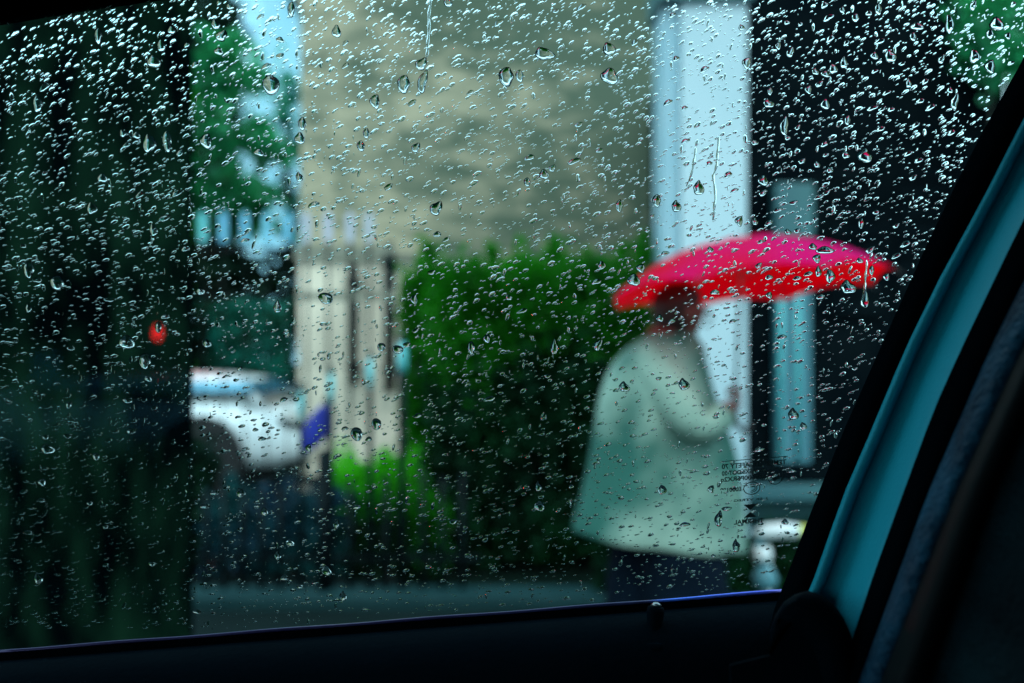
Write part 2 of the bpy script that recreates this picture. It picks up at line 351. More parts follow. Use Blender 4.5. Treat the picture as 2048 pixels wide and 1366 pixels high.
# ================================================================ tall picket fence
YF = 7.6
ftop = at(0,424,YF).z
fn = empty('picket_fence', Vector((at(570,0,YF).x, YF, 0)), 'tall metal fence with wide pale picket tips in front of the trees and the house', 'fence')
k = 0
for px in [406,447,490,534,575,613,656,700,738]:
    x = at(px,0,YF).x
    pw = .004 if px < 600 else .0095
    MB().box((x-pw, YF-.006, .06), (x+pw, YF+.006, at(0,482,YF).z)).build('picket', M['metal_dark'], fn)
    z0 = at(0,484,YF).z
    w = .029
    m = M['tip_teal'] if px in (406,) else (M['tip_blue'] if px < 600 else M['tip_lilac'])  # sky reflected on the tips put into their colours
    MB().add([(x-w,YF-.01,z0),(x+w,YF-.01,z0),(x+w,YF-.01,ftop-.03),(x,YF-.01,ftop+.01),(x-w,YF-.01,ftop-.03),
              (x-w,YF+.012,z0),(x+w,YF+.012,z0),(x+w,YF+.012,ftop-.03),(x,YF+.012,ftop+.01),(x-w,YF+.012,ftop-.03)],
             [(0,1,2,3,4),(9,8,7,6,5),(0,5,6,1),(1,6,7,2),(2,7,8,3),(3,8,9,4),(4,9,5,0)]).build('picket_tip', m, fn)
for r in (498, 592, 960):
    z = at(0,r,YF).z; xa, xb = at(395,0,YF).x, at(790,0,YF).x
    xm = at(592,0,YF).x
    MB().box((xa, YF+.014, z-.012), (xm, YF+.04, z+.012)).build('rail', M['metal_dark'], fn)
    MB().box((xm+.002, YF+.014, z-.03), (xb, YF+.04, z+.03)).build('rail', M['metal_dark'] if r > 700 else M['stone'], fn)

# ================================================================ low railing with teal tops
rl = empty('railing', Vector((at(700,0,5.2).x, 5.17, 0)), 'low railing of slim dark bars with teal tops standing on the plinth', 'railing')
bars = [(412,985,5.18,9),(448,990,5.18,9),(486,978,5.18,9),(524,985,5.18,10),(560,975,5.18,10),(602,765,5.18,8),(646,900,5.16,20),(662,730,5.18,10),(700,960,5.18,9),(740,700,5.18,11),(772,950,5.18,9),(804,668,5.18,14),(845,940,5.18,9),(884,955,5.18,9),(925,950,5.18,9)]
for px, r, Y, w in bars:
    a_ = at(px, r, Y); hw = w*Y/F*.55
    bar = MB().tube([Vector((a_.x, Y, .058)), a_], hw, 10).build('bar', M['metal_dark'], rl, smooth=True)
    if r < 800: MB().tube([a_+Vector((0,0,.001)), a_+Vector((0,0,-.13)), a_+Vector((0,0,-.2))], [hw*.8, hw*1.35, hw*1.1], 10).build('bar_top', M['tip_teal'], bar, smooth=True)
z = at(0,1120,5.18).z
MB().box((at(395,0,5.2).x, 5.2, z-.012), (at(960,0,5.2).x, 5.225, z+.012)).build('rail', M['metal_dark'], rl)

# ================================================================ plants
def hedge(name, px0, px1, top, bot, Y0, Y1, m, n, size, label, lump=.14, cat='hedge', core=True, shade_mat=None):
    x0, x1 = at(px0,0,Y0).x, at(px1,0,Y0).x; z1 = at(0,top,Y0).z; z0 = max(.03, at(0,bot,Y0).z)
    t = empty(name, Vector(((x0+x1)/2, (Y0+Y1)/2, 0)), label, cat)
    nb = int(60*(x1-x0)*(z1-z0))+10; balls = []
    for i in range(nb):
        balls.append((random.uniform(x0+.08, x1-.08), random.uniform(Y0+.1, Y1-.1), random.uniform(z0, z1-lump*.8), *(random.uniform(.6,1.4)*lump for _ in range(3))))
    for x in np.arange(x0+.05, x1, .09):      # tufts along the top edge
        balls.append((x, random.uniform(Y0,Y1-.1), z1-lump*.6+random.uniform(-.14,.10), lump*.45, lump*.5, lump*random.uniform(.5,1.2)))
    pts_ = blobs(n, balls); ns = int(n*.35)
    sx_ = rng.uniform(x0,x1,ns); top_ = z1+.05*np.sin(sx_*9)+.04*np.sin(sx_*23+1)+rng.normal(0,.04,ns)
    pts_ = np.concatenate([pts_, np.stack([sx_, rng.uniform(Y0,Y1,ns), z0+(top_-z0)*rng.uniform(0,1,ns)**.8],1)])
    if shade_mat is None:
        v, f = leaves(pts_, size); fast_mesh('leaves', v, f, m, t)
    else:
        lim = z0+(z1-z0)*.66+.13*np.sin(pts_[:,0]*5)+rng.normal(0,.10,len(pts_)); up = pts_[:,2] > lim  # splits lit top from lower leaves, whose shade is a darker colour
        v, f = leaves(pts_[up], size); fast_mesh('lit_leaves', v, f, m, t)
        v, f = leaves(pts_[~up], size*1.15); fast_mesh('shaded_leaves', v, f, shade_mat, t)
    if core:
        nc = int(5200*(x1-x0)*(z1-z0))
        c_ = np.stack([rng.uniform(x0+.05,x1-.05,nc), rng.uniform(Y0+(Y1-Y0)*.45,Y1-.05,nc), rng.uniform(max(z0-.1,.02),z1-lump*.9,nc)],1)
        v, f = leaves(c_, .045); fast_mesh('inner_leaves', v, f, M['leaf_shade_dark'], t)
    for i in range(int((x1-x0)*7)+2):
        mb = MB()
        x = random.uniform(x0+.1, x1-.1); y = (Y0+Y1)/2+random.uniform(-.1,.1)
        mb.tube([(x,y,0),(x+random.uniform(-.1,.1),y,z0*.5+z1*.4),(x+random.uniform(-.2,.2),y+random.uniform(-.1,.1),z1-.15)], [.016,.012,.005], 5)
        mb.build('stem', M['bark'], t)
    return t
hedge('hedge', 838, 1310, 505, 1200, 5.75, 6.5, M['leaf_hedge'], 30000, .034, 'tall dark green clipped hedge left of the person with the red umbrella', lump=.11, shade_mat=M['leaf_shade_dark'])
hedge('shrub', 792, 868, 535, 1100, 6.1, 6.5, M['leaf_hedge'], 3800, .03, 'narrow green shrub filling the gap between railing post and hedge', lump=.10, cat='shrub')
hedge('shrub', 655, 850, 925, 1010, 5.9, 6.4, M['leaf_bright'], 6500, .026, 'vivid yellow green shrub at the foot of the cream wall', lump=.09, cat='shrub')
hedge('shrub', 680, 900, 1005, 1200, 5.62, 5.85, M['leaf_hedge'], 5500, .026, 'low mid green shrub behind the railing and under the vivid one', lump=.09, cat='shrub', shade_mat=M['leaf_shade_dark'])
hedge('shrub', 395, 700, 1000, 1200, 5.62, 6.0, M['leaf_blue'], 8500, .026, 'low bluish dark shrub under the white car', lump=.10, cat='shrub')
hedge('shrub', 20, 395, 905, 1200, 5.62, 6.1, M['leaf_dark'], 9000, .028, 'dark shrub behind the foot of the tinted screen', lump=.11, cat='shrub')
hedge('shrub', 1200, 1640, 1080, 1200, 5.06, 5.42, M['leaf_shade_dark'], 6500, .028, 'dark shrub behind the legs of the person with the umbrella', lump=.10, cat='shrub')
hedge('shrub', 2030, 2420, -160, 95, 5.2, 6.0, M['leaf_mid'], 3000, .05, 'green leafy branches at the upper right corner beyond the dark facade', lump=.22, cat='shrub', core=False)

# ================================================================ white parked car beyond the fence (nose to the right)
YC = 8.6
def carpt(px, row): return at(px, row, YC)
car = empty('parked_car', Vector((at(330,0,YC).x, YC+.8, 0)), 'white low parked car half hidden by the tinted screen', 'car')
xn = at(606,0,YC).x        # nose
prof_top = [(-4.0,.55),(-3.9,.68),(-3.3,.78),(-2.6,.84),(-1.55,.875),(-1.0,.875),(-.6,.85),(-.3,.74),(-.08,.56),(0,.40)]   # shoulder line
ncs = 12; sections = []
for dx, zt in prof_top:
    x = xn+dx; hw = .84*(1-max(0,(dx+.9)/.9)**2*.22)*(1-max(0,(-3.3-dx)/.7)**2*.2)
    zb = .24 if dx < -.1 else .30
    ring = []
    for (u, v) in [(-.92,0),(-1,.25),(-1,.6),(-.95,.85),(-.82,.96),(-.5,1.01),(0,1.03),(.5,1.01),(.82,.96),(.95,.85),(1,.6),(1,.25),(.92,0)]:
        ring.append(Vector((x, YC+.86+u*hw, zb+(zt-zb)*v)))
    sections.append(ring)
MB().loft(sections).build('body', M['carpaint'], car, smooth=True)
cab = []
for dx, zt, w in [(-3.1,.80,.70),(-2.7,.93,.66),(-2.2,1.02,.62),(-1.6,1.055,.62),(-1.0,1.045,.63),(-.60,1.0,.66),(-.42,.84,.70)]:
    zb = .80
    cab.append([Vector((xn+dx, YC+.86+u*w, zb+(zt-zb)*v)) for u, v in [(-1.1,0),(-1.03,.5),(-.95,.85),(-.7,1),(0,1.03),(.7,1),(.95,.85),(1.03,.5),(1.1,0)]])
MB().loft(cab).build('roof', M['carpaint'], car, smooth=True)
for xa, xb in ((-2.5,-2.0),(-1.94,-1.12),(-1.05,-.47)):
    y = YC+.86-.74
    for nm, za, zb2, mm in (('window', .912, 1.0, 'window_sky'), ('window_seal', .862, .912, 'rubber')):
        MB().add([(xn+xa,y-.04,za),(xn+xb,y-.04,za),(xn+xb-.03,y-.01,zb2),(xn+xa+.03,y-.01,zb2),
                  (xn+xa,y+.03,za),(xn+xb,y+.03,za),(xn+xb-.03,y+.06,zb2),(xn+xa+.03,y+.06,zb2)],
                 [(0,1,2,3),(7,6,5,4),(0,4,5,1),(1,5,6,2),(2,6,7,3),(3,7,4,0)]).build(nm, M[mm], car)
MB().add([(xn-.60,YC+.86-.56,.99),(xn-.60,YC+.86+.56,.99),(xn-.36,YC+.86+.62,.88),(xn-.36,YC+.86-.62,.88)], [(0,3,2,1)]).build('rear_window', M['carglass'], car, solid=.012)
for dx in (-.90, -3.15):
    for y in (YC+.0, YC+1.58):
        c = Vector((xn+dx, y, .315))
        arch = MB().tube([c+Vector((0,-.012,.02)), c+Vector((0,.25,.02))], .375, 24).build('wheel_arch', M['rubber'], car)
        w_ = MB().tube([c+Vector((0,-.03,0)), c+Vector((0,.16,0))], [.30,.30], 24).build('wheel', M['rubber'], car)
        MB().tube([c+Vector((0,-.036,0)), c+Vector((0,-.028,0))], .19, 20).build('rim', M['rim'], w_)
MB().add([(xn-.20,YC+.16,.60),(xn-.05,YC+.30,.56),(xn-.02,YC+.32,.66-.06),(xn-.26,YC+.13,.69)], [(0,1,2,3)]).build('tail_light', M['rim'], car, solid=.03)
q = Vector((xn-2.3, YC-.06, .93))
MB().loft([[q+Vector((dx,dy,dz)) for dx,dz in ((-.08,-.05),(.08,-.05),(.09,.03),(.04,.07),(-.06,.06))] for dy in (-.05,.09)]).build('mirror', M['blue'], car)
# blue cloth bag hanging on the railing
p0 = at(632, 815, 5.22); t = empty('cloth_bag', at(630,900,5.22), 'small royal blue cloth bag hanging on the railing beside the white car', 'bag')
rings = []
for (px, r, w) in [(648,812,6),(644,825,15),(638,845,24),(630,870,27),(620,890,22),(612,902,12)]:
    c = at(px, r, 5.24); hw = w*5.24/F
    rings.append([c+Vector((math.cos(a)*hw, math.sin(a)*.045, .12*hw*math.cos(2*a))) for a in np.linspace(0, 2*math.pi, 12, endpoint=False)])
MB().loft(rings).build('pouch', M['blue'], t, smooth=True)
MB().tube([at(646,820,5.24), at(650,795,5.3), at(655,812,5.33)], .006, 6).build('strap', M['rubber'], t)

# red signal lamp behind the tinted screen
q = at(318, 666, 9.5); t = empty('signal_lamp', Vector((q.x, 9.5, 0)), 'small glowing red signal lamp on a dark post seen through the tinted screen', 'lamp')
MB().tube([(q.x,9.56,0),(q.x,9.56,q.z+.25)], .035, 10).build('post', M['metal_dark'], t, smooth=True)
MB().box((q.x-.09,9.47,q.z-.16),(q.x+.09,9.52,q.z+.16)).build('housing', M['metal_dark'], t, bevel=.01)
MB().loft([[Vector((q.x+math.cos(a)*.038*s, 9.465-d, q.z+math.sin(a)*.068*s)) for a in np.linspace(0,2*math.pi,16,endpoint=False)] for s,d in ((1,0),(.9,.02),(.5,.035))]).build('lens', lm, t, smooth=True)
# pale blue distant signs that glimmer through the screen
for px0, r0, px1, r1, Y, lab in ((268,742,352,700,10.4,'wide blue board standing behind the red signal lamp'),(62,850,118,705,9.6,'upright blue board at the left behind the tinted screen')):
    a_ = at(px0,r0,Y); c_ = at(px1,r1,Y)
    t = empty('notice_board', Vector(((a_.x+c_.x)/2,Y,0)), lab, 'board')
    MB().box((a_.x,Y,a_.z),(c_.x,Y+.03,c_.z)).build('board', M['tip_blue'], t, bevel=.01)
    MB().box(((a_.x+c_.x)/2-.03,Y+.032,0),((a_.x+c_.x)/2+.03,Y+.08,c_.z-.02)).build('post', M['metal_dark'], t)

# ================================================================ tinted screen
YS = 2.75
xs = at(388,0,YS).x; zs = H+YS*.36
t = empty('tinted_screen', Vector((xs-1.0, YS, 0)), 'dark tinted glass screen standing upright at the left of the pavement', 'screen')
MB().box((xs-2.6, YS, .06), (xs-.012, YS+.012, zs)).build('pane', M['mossy_screen'], t)
MB().box((xs-.0115, YS-.001, 0), (xs-.006, YS+.013, zs)).build('edge_post', M['seal'], t)
MB().box((xs-2.6, YS-.01, zs+.002), (xs+.003, YS+.022, zs+.03)).build('top_rail', M['metal_dark'], t)
MB().box((xs-2.6, YS-.01, .0), (xs-.013, YS+.022, .058)).build('bottom_rail', M['metal_dark'], t)

# ================================================================ white pillar and dark facade on the right
YP = 5.55
c = empty('white_pillar', Vector((at(1410,0,YP).x, YP+.25, 0)), 'tall square white pillar standing behind the person with the red umbrella', 'pillar')
px0, px1 = at(1327,0,YP).x, at(1495,0,YP).x; zc = at(0,6,YP).z
MB().box((px0+.10, YP, .0), (px1, YP+.42, zc)).build('shaft', M['white'], c, bevel=.008)
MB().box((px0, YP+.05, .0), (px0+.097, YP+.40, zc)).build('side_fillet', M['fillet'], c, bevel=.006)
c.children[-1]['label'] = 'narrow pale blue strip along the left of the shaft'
MB().box((px0-.03, YP-.04, zc+.003), (px1+.03, YP+.46, zc+.16)).build('capital', M['teal_dull'], c, bevel=.01)
MB().box((px0-.02, YP-.03, .0), (px1+.02, YP-.003, .3)).build('base', M['white'], c, bevel=.01)
YD = 6.0
d = empty('dark_facade', Vector((at(1750,0,YD).x, YD+1, 0)), 'near black building front with a fluted teal pilaster right of the white pillar', 'building')
dx0, dx1 = at(1440,0,YD).x, at(2010,0,YD).x
MB().box((dx0, YD, 0), (dx1, YD+3, H+YD*.365)).build('wall', M['dkwall'], d)
a0, a1 = at(1545,0,YD).x, at(1613,0,YD).x
zt, zm, zb = at(0,372,YD).z, at(0,478,YD).z, at(0,922,YD).z
pl = MB().box((a0, YD-.10, zb), (a1, YD-.003, zm)).build('pilaster', M['teal'], d, bevel=.006)
for px in (1552, 1586):
    x = at(px,0,YD).x
    MB().tube([(x,YD-.105,zb+.02),(x,YD-.105,zm-.02)], .016, 10).build('flute_highlight', M['tip_teal'], pl, smooth=True)  # highlights of the fluting put in as lighter coloured rods
MB().box((a0-.012, YD-.12, zm+.003), (a1+.012, YD-.004, zt)).build('pilaster_head', M['teal_dull'], d, bevel=.01)
MB().box((dx0+.1, YD-.16, at(0,958,YD).z), (dx1, YD-.004, zb-.003)).build('dark_course', M['dkwall'], d, bevel=.01)
MB().box((dx0+.1, YD-.24, at(0,990,YD).z), (dx1, YD-.005, at(0,959,YD).z)).build('ledge', M['teal_dull'], d, bevel=.01)
MB().box((dx0+.1, YD-.20, 0), (dx1, YD-.006, at(0,991,YD).z)).build('base_course', M['plinth'], d)
for px, r0, r1 in ((1655,300,640),(1790,300,640)):            # recessed panels, hardly visible in the dark
    a_ = at(px,r1,YD); c_ = at(px+105,r0,YD)
    fr = MB().box((a_.x,YD-.03,a_.z),(c_.x,YD-.003,c_.z)).build('shutter', M['dkwall'], d, bevel=.004)
    for k in range(9):
        z = a_.z+(c_.z-a_.z)*(k+.5)/9
        MB().box((a_.x+.02,YD-.05,z-.02),(c_.x-.02,YD-.031,z+.02)).build('slat', M['dkwall'], fr)

# white tap pipe at the lower right
YT = 3.9
t = empty('standpipe', Vector((at(1527,0,YT).x, YT, 0)), 'white standpipe with a yellow tipped horizontal arm right of the coat', 'pipe')
J = at(1524,1108,YT)
MB().tube([Vector((J.x+.02,YT,0)), at(1533,1190,YT), at(1533,1130,YT)], .022, 12).build('riser', M['pipe'], t, smooth=True)
MB().tube([at(1510,1108,YT), at(1540,1108,YT)], [.036,.03], 14).build('joint', M['pipe'], t, smooth=True)
MB().tube([at(1530,1112,YT), at(1516,1085,YT), at(1530,1066,YT), at(1550,1062,YT)], .017, 10).build('elbow', M['teal'], t, smooth=True)
MB().tube([at(1512,1070,YT), at(1530,1063,YT), at(1570,1060,YT), at(1596,1062,YT)], [.018,.030,.030,.026], 12).build('arm', M['pipe'], t, smooth=True)
MB().tube([at(1596,1062,YT), at(1614,1062,YT)], [.026,.022], 12).build('yellow_tip', M['yellow'], t, smooth=True)
q = at(1527,1153,YT)
MB().loft([[Vector((q.x+math.cos(a)*r, YT-.02+math.sin(a)*r, q.z+z)) for a in np.linspace(0,2*math.pi,16,endpoint=False)] for r,z in ((.02,-.05),(.045,-.025),(.05,0),(.035,.03),(.018,.05))]).build('valve_body', M['teal'], t, smooth=True)

# ================================================================ person
YQ = 3.8
per = empty('person', Vector((at(1330,0,YQ).x, YQ, 0)), 'person in a long pale green coat with bowed dark haired head holding the red umbrella', 'person')
def skin_body(name, pts, edges, m, parent, sub=1):
    me = bpy.data.meshes.new(name+'_rig'); me.from_pydata([tuple(p[0]) for p in pts], edges, []); me.update()
    o = bpy.data.objects.new(name+'_rig', me); C.objects.link(o)
    o.modifiers.new('skin', 'SKIN'); s_ = o.modifiers.new('s', 'SUBSURF'); s_.levels = sub; s_.render_levels = sub
    sv = me.skin_vertices[0].data
    for i, p in enumerate(pts):
        r = p[1]; sv[i].radius = (r, r) if not isinstance(r, tuple) else r
    sv[0].use_root = True
    bpy.context.view_layer.update()
    dg = bpy.context.evaluated_depsgraph_get()
    m2 = bpy.data.meshes.new_from_object(o.evaluated_get(dg))
    m2.materials.clear()
    bpy.data.objects.remove(o); m2.name = name
    return link(name, m2, m, parent, smooth=True)
hand = at(1468, 800, 3.60)
P = []; E = []
def J_(p, r, par=None):
    P.append((p, r)); i = len(P)-1
    if par is not None: E.append((par, i))
    return i
a = lambda px, r, Y=YQ: at(px, r, Y)
pel = J_(a(1335,955), .115); sp = J_(a(1322,870), .12, pel); ch = J_(a(1318,780), .13, sp); nk0 = J_(a(1340,712), .07, ch); nk = J_(a(1352,688), .052, nk0)
hd0 = J_(a(1362,655), .072, nk); hd1 = J_(a(1369,622), .092, hd0); hd2 = J_(a(1370,598), .07, hd1)
for s_, dxf in ((-1, .08), (1, -.10)):
    hp = J_(a(1335,985)+Vector((0,.09*s_,0)), .085, pel)
    kn = J_(Vector((a(1335,0).x+dxf*.7, YQ+.09*s_, .42)), .055, hp)
    an = J_(Vector((a(1335,0).x+dxf-.05, YQ+.09*s_, .08)), .038, kn)
    J_(Vector((a(1335,0).x+dxf+.13, YQ+.09*s_, .035)), .032, an)
sh = J_(a(1315,742,3.64), .06, ch); el = J_(a(1395,862,3.52), .045, sh); wr = J_(a(1452,818,3.575), .028, el); pm = J_(a(1463,806,3.59), .026, wr)
sh2 = J_(a(1335,742,3.96), .06, ch); el2 = J_(a(1375,870,4.0), .042, sh2); wr2 = J_(a(1420,900,3.95), .027, el2); pm2 = J_(a(1436,898,3.94), .026, wr2)
bd = skin_body('body', P, E, M['skin'], per, 2)
# fingers: closed round the umbrella shaft (near hand), relaxed (far hand)
def finger(pts, r, name='finger'):
    return skin_body(name, [(p, r*(1-.12*i)) for i, p in enumerate(pts)], [(i, i+1) for i in range(len(pts)-1)], M['skin'], per, 1)
for k in range(4):
    dz = .032-.019*k; rr = .0095-.0008*k
    b_ = hand+Vector((-.012, -.012, dz))
    finger([b_+Vector((0,0,0)), b_+Vector((.016,-.018,0)), b_+Vector((.034,-.008,-.002)), b_+Vector((.034,.014,-.004)), b_+Vector((.018,.022,-.004))], rr)
finger([hand+Vector((-.02,.012,.015)), hand+Vector((-.008,.026,.035)), hand+Vector((.008,.02,.05))], .011, 'thumb')
h2 = a(1436,898,3.94)
for k in range(4):
    b_ = h2+Vector((.012, .02-.016*k, -.004)); l_ = (.9,1,.95,.75)[k]
    finger([b_, b_+Vector((.034*l_,0,-.012)), b_+Vector((.055*l_,0,-.035)), b_+Vector((.055*l_,0,-.06))], .009)
finger([h2+Vector((0,-.02,.0)), h2+Vector((.022,-.042,-.012)), h2+Vector((.04,-.04,-.03))], .010, 'thumb')
# face details
hc = a(1370,622)
for s_ in (-1, 1):
    e_ = hc+Vector((.078,.032*s_,.0))
    MB().loft([[e_+Vector((d_, math.cos(t_)*r_, math.sin(t_)*r_)) for t_ in np.linspace(0,6.28,8,endpoint=False)] for d_, r_ in ((0,.011),(.008,.009),(.012,.003))]).build('eye', M['hair'], per, smooth=True)
    e_ = hc+Vector((-.005,.082*s_,-.01))
    MB().loft([[e_+Vector((math.cos(t_)*r_*.6, d_*s_, math.sin(t_)*r_)) for t_ in np.linspace(0,6.28,10,endpoint=False)] for d_, r_ in ((0,.022),(.012,.03),(.018,.018))]).build('ear', M['skin'], per, smooth=True)
MB().loft([[hc+Vector((.085+x_, math.cos(t_)*w_, z_+math.sin(t_)*.004)) for t_ in np.linspace(0,6.28,8,endpoint=False)] for x_, w_, z_ in ((-.01,.006,.015),(.012,.010,-.012),(.022,.015,-.028),(-.005,.012,-.036))]).build('nose', M['skin'], per, smooth=True)
MB().tube([hc+Vector((.082,-.022,-.056)), hc+Vector((.092,0,-.054)), hc+Vector((.082,.022,-.056))], .005, 6).build('mouth', M['hair'], per)
# hair cap
rings = []
for z_, r_ in ((-.085,.062),(-.05,.088),(0,.105),(.05,.102),(.085,.078),(.108,.035)):
    rg = []
    for t_ in np.linspace(0,2*math.pi,20,endpoint=False):
        cx = math.cos(t_); rr = r_*(1 if cx < .3 else 1-.28*(cx-.3)/.7)*random.uniform(.97,1.03)
        if z_ < .03 and cx > .3: rr *= .62
        rg.append(hc+Vector((cx*rr*1.08-.014, math.sin(t_)*rr*.95, z_)))
    rings.append(rg)
MB().loft(rings).build('hair', M['hair'], per, smooth=True)
# coat: outline by row (left px, right px), depth
rows = [(664,1318,1382,.08),(678,1286,1395,.12),(700,1252,1404,.17),(735,1222,1412,.21),(780,1204,1422,.225),(830,1194,1440,.225),(880,1187,1460,.22),(930,1179,1474,.225),(980,1167,1482,.235),(1030,1153,1488,.245),(1060,1144,1492,.25)]
rings = []
for ri, (r, l_, rt, dp) in enumerate(rows):
    cx = (a(l_,r).x+a(rt,r).x)/2; hw = (a(rt,r).x-a(l_,r).x)/2; z = a(0,r).z
    rg = []
    for t_ in np.linspace(0, 2*math.pi, 40, endpoint=False):
        fold = 1+.085*math.sin(7*t_+ri*.35)*min(1, ri/6)+.02*math.sin(13*t_+1.3)
        x = cx+hw*math.cos(t_)*(fold if abs(math.cos(t_)) < .8 else 1); y = YQ+dp*math.sin(t_)*fold
        zz = z-(.075*(x-cx+hw)/(2*hw) if ri >= 9 else 0)
        rg.append(Vector((x, y, zz)))
    rings.append(rg)
MB().loft(rings, cap=False).build('coat', M['coat'], per, smooth=True, solid=.012, sub=1)
def sleeve(pts, rads, n=18):
    mb = MB().tube(pts, rads, n, cap=False); return mb.build('sleeve', M['coat'], per, smooth=True, solid=.006, sub=1)
sleeve([a(1300,715,3.70), a(1322,752,3.62), a(1360,812,3.56), a(1398,868,3.53), a(1425,850,3.545), a(1448,826,3.57)], [.08,.085,.072,.066,.058,.05])
sleeve([a(1330,720,3.92), a(1340,760,3.96), a(1360,820,3.99), a(1378,872,4.0), a(1405,892,3.97), a(1424,900,3.95)], [.08,.08,.07,.062,.05,.045])
MB().loft([[a(1356,688)+Vector((math.cos(t_)*r_-.004, math.sin(t_)*r_, z_+.03*-math.cos(t_))) for t_ in np.linspace(0,6.283,20,endpoint=False)] for r_, z_ in ((.085,-.04),(.078,.0),(.072,.02))], cap=False).build('collar', M['coat'], per, smooth=True, solid=.01)
MB().loft([[a(1352,684)+Vector((math.cos(t_)*r_-.002, math.sin(t_)*r_, z_-.028*math.cos(t_))) for t_ in np.linspace(0,6.283,22,endpoint=False)] for r_, z_ in ((.098,-.045),(.112,-.015),(.10,.018),(.076,.034))], cap=False).build('scarf', M['scarf'], per, smooth=True, solid=.008)
for s_, dxf in ((-1, .08), (1, -.10)):
    bx_ = a(1335,0).x
    MB().tube([a(1335,960)+Vector((0,.085*s_,0)), Vector((bx_+dxf*.4,YQ+.09*s_,.62)), Vector((bx_+dxf*.7,YQ+.09*s_,.42)), Vector((bx_+dxf*.85,YQ+.09*s_,.25)), Vector((bx_+dxf-.05,YQ+.09*s_,.085))], [.10,.15,.16,.14,.12], 18, cap=False).build('trouser_leg', M['trousers'], per, smooth=True, solid=.008, sub=1)
    f0 = Vector((bx_+dxf-.10,YQ+.09*s_,.045))
    MB().loft([[f0+Vector((x_, math.cos(t_)*w_, max(-.042, math.sin(t_)*h_))) for t_ in np.linspace(0,6.283,14,endpoint=False)] for x_, w_, h_ in ((-.02,.02,.03),(0,.036,.06),(.06,.04,.055),(.15,.046,.04),(.22,.040,.03),(.26,.02,.018))]).build('shoe', M['shoe'], per, smooth=True)

# ================================================================ red umbrella
rimc = at(1495, 582, 3.70); ax = Vector((-.085, .085, 1)).normalized()
RU = 284*3.70/F; HU = .198
um = empty('umbrella', rimc, 'bright red umbrella with a wet pink sheen held over the person', 'umbrella')
ux = Vector((1,0,0)); ux = (ux-ax*ux.dot(ax)).normalized(); uy = ax.cross(ux).normalized()
def cpt(r, t, dz=0): return rimc+ux*(r*RU*math.cos(t))+uy*(r*RU*math.sin(t))+ax*(HU*(1-r**2.1)+dz)
NP_ = 8; rot = .25
for i in range(NP_):
    t0 = rot+2*math.pi*i/NP_; t1 = rot+2*math.pi*(i+1)/NP_; g = []
    for ri in range(11):
        r = ri/10; row = []
        for j in range(9):
            u = j/8; sag = 4*u*(1-u)
            t_ = t0+(t1-t0)*u
            chord = (1-sag*(.045+.02*r))   # taut cloth runs straight between the ribs
            row.append(cpt(max(.0,r)*chord, t_, -.010*sag*math.sin(r*math.pi)))
        g.append(row)
    MB().grid(g).build('canopy_panel', M['canopy'], um, smooth=True)
for i in range(NP_):
    t0 = rot+2*math.pi*i/NP_
    MB().tube([cpt(r, t0, -.006) for r in (0.01,.25,.5,.75,1.0)], .0025, 6).build('rib', M['steel'], um)
    MB().tube([rimc+ax*(HU*.25), cpt(.5, t0, -.008)], .002, 6).build('stretcher', M['steel'], um)
    MB().tube([cpt(.985, t0, 0), cpt(1.03, t0, -.006)], .004, 6).build('rib_tip', M['rubber'], um)
ap = rimc+ax*HU
dwn = (hand+Vector((.006,.0,-.02))-ap).normalized()
MB().tube([ap+Vector((0,0,.05)), ap-dwn*0.0, hand+Vector((.006,0,0))], .0055, 8).build('shaft', M['steel'], um, smooth=True)
hh = hand+Vector((.006,0,.05))
MB().tube([hh, hh+dwn*.10, hh+dwn*.14+Vector((.01,0,0)), hh+dwn*.165+Vector((.035,0,0)), hh+dwn*.14+Vector((.06,0,0))], .011, 10).build('handle', M['rubber'], um, smooth=True)

# ================================================================ the car we sit in
Y0 = .62; TX, TZ = .06, -.08
Un = Vector((1, TX, 0)).normalized(); Vn = Vector((0, TZ, 1)).normalized(); Nn = Vector((-TX, 1, -TZ)).normalized()
def win(px, py, off=0.0):
    dx, dz = (px-1024)/F, -(py-683)/F
    t_ = Y0/(1-TX*dx-TZ*dz)
    return Vector((dx*t_, t_, H+dz*t_))+Nn*off
def sill(px): return 1300-.0767*px+ (0 if px < 1100 else -.000004*(px-1100)**2)
me_ = empty('car_interior', Vector((.3,.5,.9)), 'dark interior of the car around the rain covered side window', 'car')
seal_left = [(-420,2370),(-200,2240),(0,2113),(130,2047),(240,1985),(370,1918),(500,1856),(700,1766),(860,1695),(1000,1638),(1180,1570),(1260,1540)]
band_r = [(-420,2440),(-200,2305),(0,2180),(130,2105),(260,2036),(400,1965),(560,1878),(700,1810),(867,1740),(993,1686),(1180,1620),(1400,1520)]
trim_r = [(-420,2530),(-200,2410),(0,2300),(200,2190),(450,2052),(700,1932),(820,1878),(993,1814),(1150,1757),(1285,1713),(1400,1675)]
dark_r = [(-420,2590),(-200,2470),(200,2250),(450,2112),(700,1988),(993,1862),(1285,1755),(1400,1712)]
tex_r = [(-420,2680),(-200,2560),(200,2330),(450,2190),(700,2050),(993,1916),(1285,1800),(1400,1755)]
gap_r = [(-420,2720),(-200,2620),(200,2390),(450,2240),(700,2102),(993,1974),(1285,1872),(1400,1830)]
rowsY = list(range(-400, 1461, 60))
